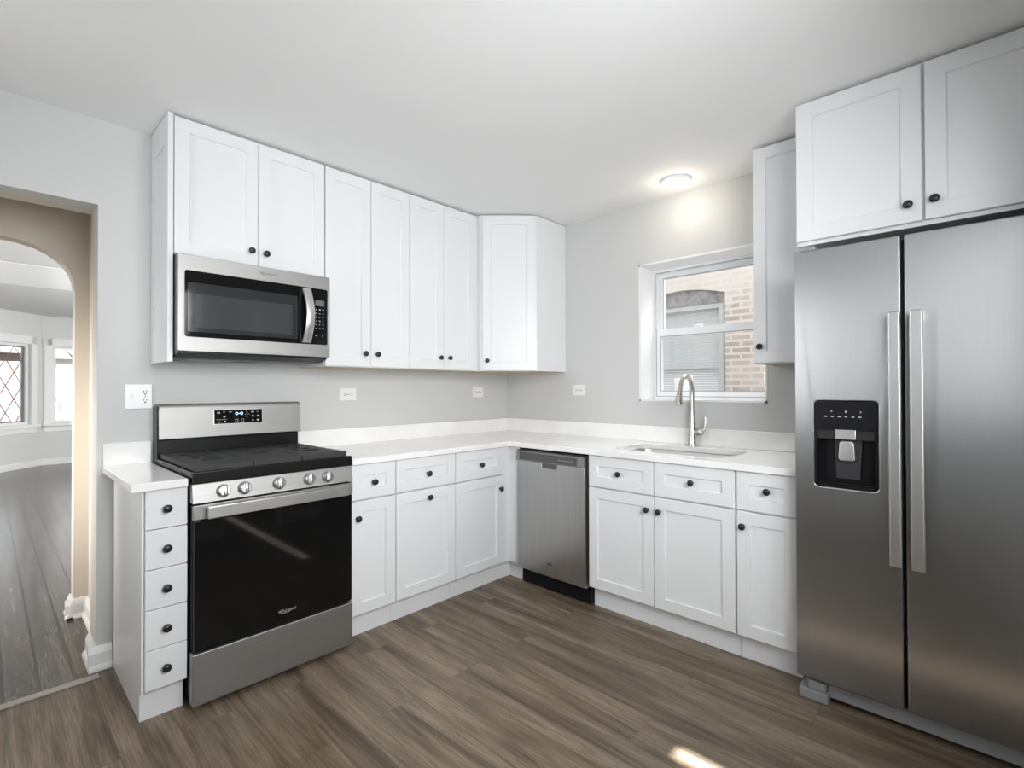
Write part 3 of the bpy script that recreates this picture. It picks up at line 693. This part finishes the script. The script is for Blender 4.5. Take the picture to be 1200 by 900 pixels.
# three cast grates: broad plates with groups of slots
def shade_slots(mb, x0, x1, y0, y1):  # slot walls get a near-black material as painted shade
    mb.bm.normal_update()
    for f in mb.bm.faces:
        c = f.calc_center_median()
        if abs(f.normal.z) < 0.5 and x0+0.004 < c.x < x1-0.004 and y0+0.004 < c.y < y1-0.004: f.material_index = 1
def grate(x0, x1, slots):
    y0, y1 = -0.650, -0.095
    mb = MB()
    mb.plate(rect(x0, x1, y0, y1), [rect(*s_) for s_ in slots], 0.944, 0.957, bev=0.0015)
    shade_slots(mb, x0, x1, y0, y1)
    for (a, b, c, d_) in ((x0, x1, y0, y0+0.012), (x0, x1, y1-0.012, y1), (x0, x0+0.012, y0+0.0122, y1-0.0122), (x1-0.012, x1, y0+0.0122, y1-0.0122)): mb.box(a, b, c, d_, 0.936, 0.9439)
    for x in (x0+0.015, x1-0.033):
        for y in (y0+0.02, y1-0.038): mb.box(x, x+0.018, y, y+0.018, 0.9221, 0.9439, 0.002, 1)
    mb.build('grate', [m_iron, m_grill], ck, smooth=False)
def slot_group(cx):
    out = []
    for y, segs in ((-0.215, ((-0.050, 0.004), (0.030, 0.058))), (-0.295, ((-0.040, 0.030),)), (-0.375, ((-0.045, -0.015), (0.010, 0.050))), (-0.460, ((-0.030, 0.055),))):
        for a, b in segs: out.append((cx+a, cx+b, y-0.026, y+0.026))
    return out
grate(0.014, 0.231, slot_group(0.118))
grate(0.235, 0.441, [(0.285, 0.335, -0.325, -0.275), (0.325, 0.390, -0.40, -0.345)])
grate(0.445, 0.662, slot_group(0.552))
# backguard
mb = MB(); mb.box(0.004, RW-0.004, -0.075, -0.02, 0.90, 1.02, 0.003); mb.box(0.0, 0.010, -0.083, -0.004, 0.9, 1.18, 0.003)
mb.box(0.012, RW-0.012, -0.072, -0.01, 1.02, 1.165, 0.003)
mb.build('backguard_riser', m_enamel, r, smooth=False)
mb = MB()
prof = [(-0.012, 1.022), (-0.086, 1.022), (-0.090, 1.026), (-0.082, 1.168), (-0.074, 1.184), (-0.060, 1.191), (-0.012, 1.191)]
mb.plate(prof, [], 0.008, RW+0.004, M=Matrix(((0, 0, 1, 0), (1, 0, 0, 0), (0, 1, 0, 0), (0, 0, 0, 1))))
bgd = mb.build('backguard', m_steel_x, r, smooth=True, angle=25)
tb = math.atan2(0.008, 0.142)
dsp = MB(); dsp.box(0, 0.236, -0.003, 0.0, 0, 0.076, 0.001, 1); dsp = dsp.build('display_panel', m_bright, bgd, (0.238, -0.0868, 1.083)); dsp.rotation_euler = (-tb, 0, 0)
mb = MB(); mb.box(0.003, 0.233, -0.0045, -0.003, 0.003, 0.073); mb.build('display_glass', m_blkglass, dsp, smooth=False)
mb = MB()
for (x, z, w_, h_) in ((0.016, 0.056, 0.014, 0.006), (0.044, 0.060, 0.007, 0.004), (0.070, 0.060, 0.014, 0.004), (0.044, 0.034, 0.010, 0.008), (0.012, 0.024, 0.05, 0.0015), (0.016, 0.010, 0.016, 0.004), (0.048, 0.010, 0.008, 0.008),
                       (0.154, 0.058, 0.005, 0.006), (0.148, 0.048, 0.024, 0.0015), (0.154, 0.034, 0.005, 0.006), (0.178, 0.056, 0.014, 0.007), (0.206, 0.058, 0.009, 0.004), (0.181, 0.034, 0.010, 0.008), (0.207, 0.034, 0.010, 0.008), (0.181, 0.014, 0.010, 0.004), (0.206, 0.012, 0.013, 0.008)):
    mb.box(x, x+w_, -0.0049, -0.0045, z, z+h_)
mb.build('control_printing', m_print, dsp, smooth=False)
for (x, z) in ((0.100, 0.010), (0.128, 0.010)):
    mb = MB()
    for b in ((x, x+0.014, z, z+0.0015), (x, x+0.014, z+0.0125, z+0.014), (x, x+0.0015, z, z+0.014), (x+0.0125, x+0.014, z, z+0.014)): mb.box(b[0], b[1], -0.0049, -0.0045, b[2], b[3])
    mb.build('burner_icon', m_print, dsp, smooth=False)
mb = MB()
for cx, kind in ((0.107, 'c'), (0.119, '-'), (0.131, '0')):
    if kind == '-': mb.box(cx-0.005, cx+0.005, -0.0050, -0.0045, 0.052, 0.0545)
    else:
        pts = [(cx+0.0052*math.cos(a), -0.0047, 0.0535+0.0065*math.sin(a)) for a in [2*PI*k/16 for k in range(17)]]
        mb.tube(pts, 0.0014, 6)
mb.build('lit_digits', m_disp, dsp, smooth=False)

# ------------------------------------------------------------------ microwave
MWW = 0.690
r = on_wall('A', 'microwave', 'stainless steel over-range microwave under the short wall cabinet', 'microwave', -2.4535, 1.405)
MH = 0.450
mb = MB(); mb.box(0.003, MWW-0.003, -0.355, -0.004, 0.012, 0.458, 0.002, 1); mb.build('case', m_grey, r, smooth=False)
mb = MB(); mb.plate([(-0.004, 0.0), (-0.30, 0.0), (-0.372, 0.018), (-0.372, 0.024), (-0.004, 0.024)], [], 0.006, MWW-0.006, M=Matrix(((0, 0, 1, 0), (1, 0, 0, 0), (0, 1, 0, 0), (0, 0, 0, 1))))
un = mb.build('underside', m_blkplas, r, smooth=False)
for x in (0.07, 0.40):
    mb = MB(); mb.box(x, x+0.22, -0.26, -0.06, -0.004, -0.0002, 0.001, 1); mb.build('grease_filter', m_greyplas, un, smooth=False)
mb = MB()
mb.plate(rrect(0, MWW, 0.026, MH, 0.006, 3), [rrect(0.026, MWW-0.012, 0.090, 0.382, 0.010, 4)], 0.356, 0.392, M=MF, bev=0.002)
fr_ = mb.build('front_frame', m_steel_x, r)
mb = MB(); mb.box(0.024, MWW-0.010, -0.389, -0.357, 0.088, 0.384); dg = mb.build('door_glass', m_blkglass, r, smooth=False)
mb = MB(); mb.plate(rrect(0.038, 0.520, 0.112, 0.330, 0.004, 2), [], 0.389, 0.3902, M=MF); mb.build('window_surround', mat('grey_glass_border', (0.022, 0.023, 0.025), 0.07, spec=0.8), dg, smooth=False)
mb = MB(); mb.plate(rrect(0.068, 0.492, 0.132, 0.282, 0.004, 2), [], 0.3902, 0.3910, M=MF); mb.build('window_mesh', m_mwglass, dg, smooth=False)
# arched handle
mb = MB()
hp = []
for k in range(17):
    a = k/16; hp.append((a, 0.008 + 0.038*math.sin(PI*a)))
bmx = bmesh.new(); prev = None
for a, o_ in hp:
    z = 0.096 + 0.280*a; xw = 0.022 - 0.002*math.sin(PI*a); xc = 0.563+0.006*math.sin(PI*a)
    ring = [bmx.verts.new(c) for c in ((xc-xw, -0.389-o_+0.010, z), (xc+xw, -0.389-o_+0.010, z), (xc+xw, -0.389-o_-0.001, z), (xc, -0.389-o_-0.006, z), (xc-xw, -0.389-o_-0.001, z))]
    if prev:
        for k in range(5): bmx.faces.new([prev[k], prev[(k+1) % 5], ring[(k+1) % 5], ring[k]])
    else: bmx.faces.new(ring)
    prev = ring
bmx.faces.new(prev); mb.take(bmx); mb.build('handle', m_bright, r, angle=30)
mb = MB(); mb.plate(rect(0.594, 0.676, 0.094, 0.378), [], 0.389, 0.3906, M=MF); kp = mb.build('control_panel', m_blkglass, r, smooth=False)
mb = MB(); mb.plate(rect(0.611, 0.660, 0.292, 0.322), [], 0.3906, 0.3912, M=MF); mb.build('display', mat('grey_display', (0.13, 0.135, 0.14), 0.25), kp, smooth=False)
for i in range(3):
    mb = MB()
    for j in range(8):
        if j == 6: continue
        x = 0.613+i*0.0185+random.uniform(-0.001, 0.001); z = 0.270-j*0.0195
        wd = random.choice((0.006, 0.008, 0.004)); ht = random.choice((0.003, 0.005, 0.006))
        if j == 7 and i == 1: continue
        mb.plate(rect(x, x+wd, z, z+ht), [], 0.3906, 0.3910, M=MF)
    mb.build('key_legend', m_print, kp, smooth=False)
text('Whirlpool', 0.020, 'logo', m_logo_d, fr_, (MWW*0.545, -0.3922, 0.418), shear=0.15)
mb = MB(); swoosh(mb, 0.05, (MWW*0.545-0.006, -0.3922, 0.416)); mb.build('logo_ring', m_logo_d, fr_)

# ------------------------------------------------------------------ dishwasher
DU0, DU1 = 0.7095, 1.2555
r = on_wall('B', 'dishwasher', 'stainless steel dishwasher between the corner cabinet and the sink base', 'dishwasher', DU0)
w = DU1-DU0
mb = MB(); mb.box(0.004, w-0.004, -0.595, -0.03, 0.01, 0.870); mb.build('tub', m_blkplas, r, smooth=False)
mb = MB(); mb.box(0.006, w+0.002, -0.56, -0.54, 0.0, 0.112, 0.002); mb.build('toe_panel', m_blkplas, r, smooth=False)
mb = MB(); hole = rrect(0.200, 0.318, 0.758, 0.830, 0.012, 3)
mb.plate(rect(0.002, w-0.012, 0.108, 0.800), [], 0.600, 0.645, M=MF, bev=0.006)
dr = mb.build('door', m_steel_v, r)
mb = MB(); mb.plate([(0.600, 0.8005), (0.652, 0.8005), (0.655, 0.806), (0.650, 0.862), (0.640, 0.868), (0.600, 0.868)], [], 0.002, w-0.012, M=Matrix(((0, 0, 1, 0), (-1, 0, 0, 0), (0, 1, 0, 0), (0, 0, 0, 1))))
cs = mb.build('control_strip', m_steel_x, r, smooth=False)
mb = MB(); mb.box(0.030, w-0.060, -0.6565, -0.652, 0.808, 0.856, 0.002, 1); pp = mb.build('panel_face', m_grey, cs, smooth=False)
tx = text('Whirlpool', 0.020, 'logo', m_logo_d, pp, (0.075, -0.6568, 0.843))
tx.data.transform(Matrix.Scale(0.9, 4, (1, 0, 0)))
mb = MB()
for k in range(7): mb.box(0.350+k*0.016, 0.359+k*0.016, -0.6568, -0.6564, 0.828, 0.833)
mb.build('control_printing', m_print, pp, smooth=False)
# pocket handle: dark scoop with bright lip below the strip
mb = MB(); mb.plate([(0.205, 0.806), (0.215, 0.772), (0.225, 0.768), (0.318, 0.768), (0.326, 0.774), (0.334, 0.806)], [], 0.6455, 0.6470, M=MF, bev=0.0); hk = mb.build('pocket_handle', m_grey, dr, smooth=False)
mb = MB(); mb.tube([(0.207, -0.648, 0.806), (0.216, -0.650, 0.773), (0.226, -0.651, 0.768), (0.317, -0.651, 0.768), (0.327, -0.650, 0.775), (0.333, -0.648, 0.806)], 0.0022, 8); mb.build('lip', m_bright, hk)
mb = MB(); mb.box(0.255, 0.285, -0.6465, -0.645, 0.185, 0.192, 0.0006, 1); 
mb.build('badge_plate', m_grey, dr, smooth=False)
text('Whirlpool', 0.010, 'logo', m_logo_d, dr, (0.27, -0.6470, 0.180))

# ------------------------------------------------------------------ refrigerator
FU0 = 2.354; FW = 0.832; FS = 0.352
r = on_wall('B', 'refrigerator', 'stainless steel side-by-side refrigerator with a dispenser in its left door', 'refrigerator', FU0)
mb = MB(); mb.box(0.004, FW-0.004, -0.655, -0.02, 0.03, 1.795, 0.004); mb.build('cabinet', m_grey, r, smooth=False)
DZ0, DZ1 = 0.094, 1.818
dispo = rrect(0.070, 0.278, 0.872, 1.210, 0.016, 4)
mb = MB(); mb.plate(rrect(0.0, FS-0.004, DZ0, DZ1, 0.006, 2), [dispo], 0.662, 0.735, M=MF, bev=0.006)
fd = mb.build('freezer_door', m_steel_fr, r)
mb = MB(); mb.plate(rrect(FS+0.006, FW, DZ0, DZ1, 0.006, 2), [], 0.662, 0.735, M=MF, bev=0.006)
rd = mb.build('fridge_door', m_steel_fr, r)
mb = MB(); mb.box(FS-0.003, FS+0.005, -0.70, -0.656, DZ0, DZ1-0.01); mb.build('door_gasket', m_blkplas, r, smooth=False)
def fhandle(door, x0, x1):
    mb = MB()
    bm = bmesh.new()
    for zz in (): pass
    mb.box(x0, x1, -0.798, -0.782, 0.622, 1.535, 0.006, 3)
    for z in (0.628, 1.500): mb.box(x0+0.006, x1-0.006, -0.783, -0.734, z, z+0.03, 0.003)
    mb.build('handle', m_bright, door)
fhandle(fd, 0.315, 0.352); fhandle(rd, 0.376, 0.416)
# dispenser
mb = MB()
mb.box(0.066, 0.282, -0.675, -0.664, 0.868, 1.214); mb.box(0.0705, 0.078, -0.733, -0.675, 0.874, 1.10); mb.box(0.270, 0.2775, -0.733, -0.675, 0.874, 1.10)
mb.box(0.0705, 0.2775, -0.733, -0.675, 0.873, 0.885)
dp = mb.build('dispenser_recess', m_blkplas, fd, smooth=False)
mb = MB(); mb.plate(rrect(0.0702, 0.2778, 1.100, 1.2098, 0.015, 4), [], 0.676, 0.738, M=MF); up_ = mb.build('dispenser_controls', m_blkplas, fd, smooth=False)
mb = MB(); mb.box(0.079, 0.269, -0.728, -0.676, 1.060, 1.0998, 0.003); mb.build('dispenser_hood', m_grill, fd, smooth=False)
mb = MB(); mb.box(0.140, 0.208, -0.733, -0.727, 1.062, 1.102, 0.002); mb.build('dispenser_plate', m_bright, fd, smooth=False)
mb = MB(); mb.plate([(0.150, 1.045), (0.146, 0.985), (0.152, 0.976), (0.196, 0.976), (0.202, 0.985), (0.198, 1.045), (0.190, 1.055), (0.158, 1.055)], [], 0.690, 0.712, M=MF, bev=0.004); mb.build('dispenser_paddle', m_bright, fd)
mb = MB(); mb.plate([(0.130, 1.06), (0.136, 0.905), (0.214, 0.905), (0.222, 1.06)], [], 0.675, 0.689, M=MF); mb.build('dispenser_back', mat('dark_grey_plastic', (0.035, 0.035, 0.037), 0.3), fd, smooth=False)
mb = MB(); mb.box(0.086, 0.262, -0.728, -0.690, 0.8852, 0.891, 0.002); mb.build('drip_tray', m_enamel, fd, smooth=False)
mb = MB()
for (x, z, w_, h_) in ((0.128, 1.168, 0.005, 0.005), (0.175, 1.166, 0.006, 0.008), (0.223, 1.166, 0.004, 0.006)): mb.box(x, x+w_, -0.7385, -0.738, z, z+h_)
for k in range(6): mb.box(0.106+k*0.0225, 0.115+k*0.0225+(0.003 if k == 2 else 0), -0.7385, -0.738, 1.148, 1.1525)
mb.build('control_printing', m_print, up_, smooth=False)
# base grille and feet
mb = MB(); mb.box(0.02, FW-0.01, -0.690, -0.66, 0.022, 0.086, 0.003)
for k in range(3): mb.box(0.14, 0.25, -0.6925, -0.690, 0.050+k*0.010, 0.055+k*0.010)
mb.build('base_grille', m_greyplas, r, smooth=False)
for x in (0.0, FW-0.11):
    mb = MB(); mb.box(x+0.004, x+0.106, -0.720, -0.655, 0.0, 0.042, 0.005); mb.box(x+0.035, x+0.100, -0.716, -0.655, 0.043, 0.080, 0.005); mb.build('foot_bracket', m_greyplas, r, smooth=False)
for x in (0.015, FW-0.075):
    mb = MB(); mb.box(x, x+0.06, -0.725, -0.60, 1.8185, 1.836, 0.005); mb.build('hinge_cover', m_greyplas, r, smooth=False)

# ------------------------------------------------------------------ faucet
f = thing('faucet', 'brushed nickel gooseneck faucet standing behind the sink', 'faucet', (-0.075, -1.632, CT1+0.0003))
mb = MB(); mb.lathe([(0, 0), (0.029, 0), (0.029, 0.004), (0.0265, 0.012), (0.0245, 0.06), (0.022, 0.10), (0.017, 0.15), (0.0145, 0.19), (0.0135, 0.21)], 24); mb.build('body', m_nickel, f)
pts = [(0, 0, 0.20), (0, 0, 0.29)]
cxr = 0.083
for k in range(0, 15):
    a = PI*k/14*0.94; pts.append((-cxr+cxr*math.cos(a), 0, 0.325+cxr*1.12*math.sin(a)))
mb = MB(); mb.tube(pts, 0.0128, 18); mb.build('spout', m_nickel, f)
e = Vector(pts[-1]); dr_ = (Vector(pts[-1])-Vector(pts[-2])).normalized()
q = dr_.to_track_quat('Z', 'Y').to_matrix().to_4x4(); q.translation = e - dr_*0.012
mb = MB(); mb.lathe([(0.0128, 0), (0.0145, 0.008), (0.0148, 0.03), (0.0185, 0.06), (0.0245, 0.098), (0.0245, 0.106), (0.021, 0.108), (0, 0.108)], 24, 0, q); mb.build('spray_head', m_nickel, f)
mb = MB(); Mh = Matrix.Translation((0, 0, 0.085)) @ Matrix.Rotation(PI/2, 4, 'X')
mb.lathe([(0, 0), (0.018, 0.0), (0.018, 0.028), (0.0205, 0.032), (0.0205, 0.052), (0.019, 0.060), (0.012, 0.068), (0, 0.070)], 20, 0, Mh)
mb.tube([(0, -0.060, 0.085), (0, -0.076, 0.105), (0.004, -0.080, 0.14), (0.006, -0.078, 0.175)], [0.010, 0.0085, 0.0065, 0.0055], 12)
mb.build('lever', m_nickel, f)

# ------------------------------------------------------------------ outlets
def outlet(fr, u, z, w, h_, label, kind):
    r = on_wall(fr, 'outlet', label, 'outlet', u, z, 'wall outlets')
    mb = MB(); mb.box(-w/2, w/2, -0.0075, -0.001, -h_/2, h_/2, 0.003, 2); mb.build('cover_plate', m_white, r, smooth=False)
    def duplex(cx, horizontal):
        for s_ in (-1, 1):
            mb = MB()
            if horizontal: ax, az = cx+s_*0.0195, 0.0
            else: ax, az = cx, s_*0.0195
            pl = [(ax+0.0165*max(-0.82, min(0.82, math.cos(a))), az+0.0165*math.sin(a)) for a in [2*PI*k/24 for k in range(24)]]
            mb.plate(pl, [], 0.0075, 0.009, M=MF)
            if horizontal: sl_ = ((-0.006, 0.0045), (-0.006, -0.0065))
            else: sl_ = ((-0.0065, 0.004), (0.0045, 0.004))
            for dx, dz in sl_:
                if horizontal: mb.plate(rect(ax+dx-0.004, ax+dx+0.005, az+dz, az+dz+0.003), [], 0.009, 0.0094, mi=1, M=MF)
                else: mb.plate(rect(ax+dx-0.0005, ax+dx+0.0025, az+dz-0.004, az+dz+0.005), [], 0.009, 0.0094, mi=1, M=MF)
            gx, gz = (ax+0.008, az) if horizontal else (ax, az-0.008)
            mb.plate([(gx+0.0035*math.cos(2*PI*k/10), gz+0.0035*math.sin(2*PI*k/10)) for k in range(10)], [], 0.009, 0.0094, mi=1, M=MF)
            mb.build('socket', [m_white, m_grill], r, smooth=False)
        mb = MB(); mb.lathe([(0, 0.0074), (0.0032, 0.0074), (0.003, 0.0086), (0, 0.0088)], 10, 0, Matrix.Translation((cx, 0, 0)) @ Matrix.Rotation(PI/2, 4, 'X')); mb.build('screw', m_greyplas, r)
    if kind == 'switch':
        duplex(w*0.23, False)
        mb = MB(); mb.box(-w*0.23-0.005, -w*0.23+0.005, -0.016, -0.007, -0.006, 0.010, 0.002); mb.build('toggle', m_white, r, smooth=False)
        for z_ in (-0.03, 0.03):
            mb = MB(); mb.lathe([(0, 0.0074), (0.0032, 0.0074), (0.003, 0.0086), (0, 0.0088)], 10, 0, Matrix.Translation((-w*0.23, 0, z_)) @ Matrix.Rotation(PI/2, 4, 'X')); mb.build('screw', m_white, r)
    else: duplex(0, True)
outlet('A', -2.523, 1.229, 0.106, 0.118, 'large white switch and outlet plate left of the range', 'switch')
outlet('A', -1.451, 1.228, 0.114, 0.080, 'white outlet plate just right of the range backguard', 'duplex')
outlet('A', -0.340, 1.234, 0.116, 0.078, 'white outlet plate on the range wall near the corner', 'duplex')
outlet('B', 0.743, 1.248, 0.110, 0.080, 'white outlet plate on the window wall above the dishwasher', 'duplex')

# ------------------------------------------------------------------ ceiling lights
def downlight(x, y, label, power, col):
    r = thing('ceiling_light', label, 'light', (x, y, CZ), 0, 'ceiling lights')
    mb = MB(); Mf = Matrix.Scale(-1, 4, (0, 0, 1))
    mb.lathe([(0.060, 0.0005), (0.088, 0.0005), (0.090, 0.005), (0.084, 0.014), (0.070, 0.020), (0.062, 0.020), (0.060, 0.012)], 40, 0, Mf); mb.build('trim_ring', m_white, r)
    mb = MB(); mb.lathe([(0, 0.001), (0.0605, 0.001), (0.061, 0.017), (0.045, 0.022), (0, 0.024)], 40, 0, Mf); mb.build('diffuser', m_lampglow, r)
    l = bpy.data.lights.new('downlight_lamp', 'POINT'); l.shadow_soft_size = 0.05; l.energy = power; l.color = col
    o = bpy.data.objects.new('downlight_lamp', l); COL.objects.link(o); o.parent = r; o.location = (0, 0, -0.10)
downlight(-0.215, -1.600, 'round white downlight on the ceiling above the kitchen window', 0.85, (1.0, 0.86, 0.66))
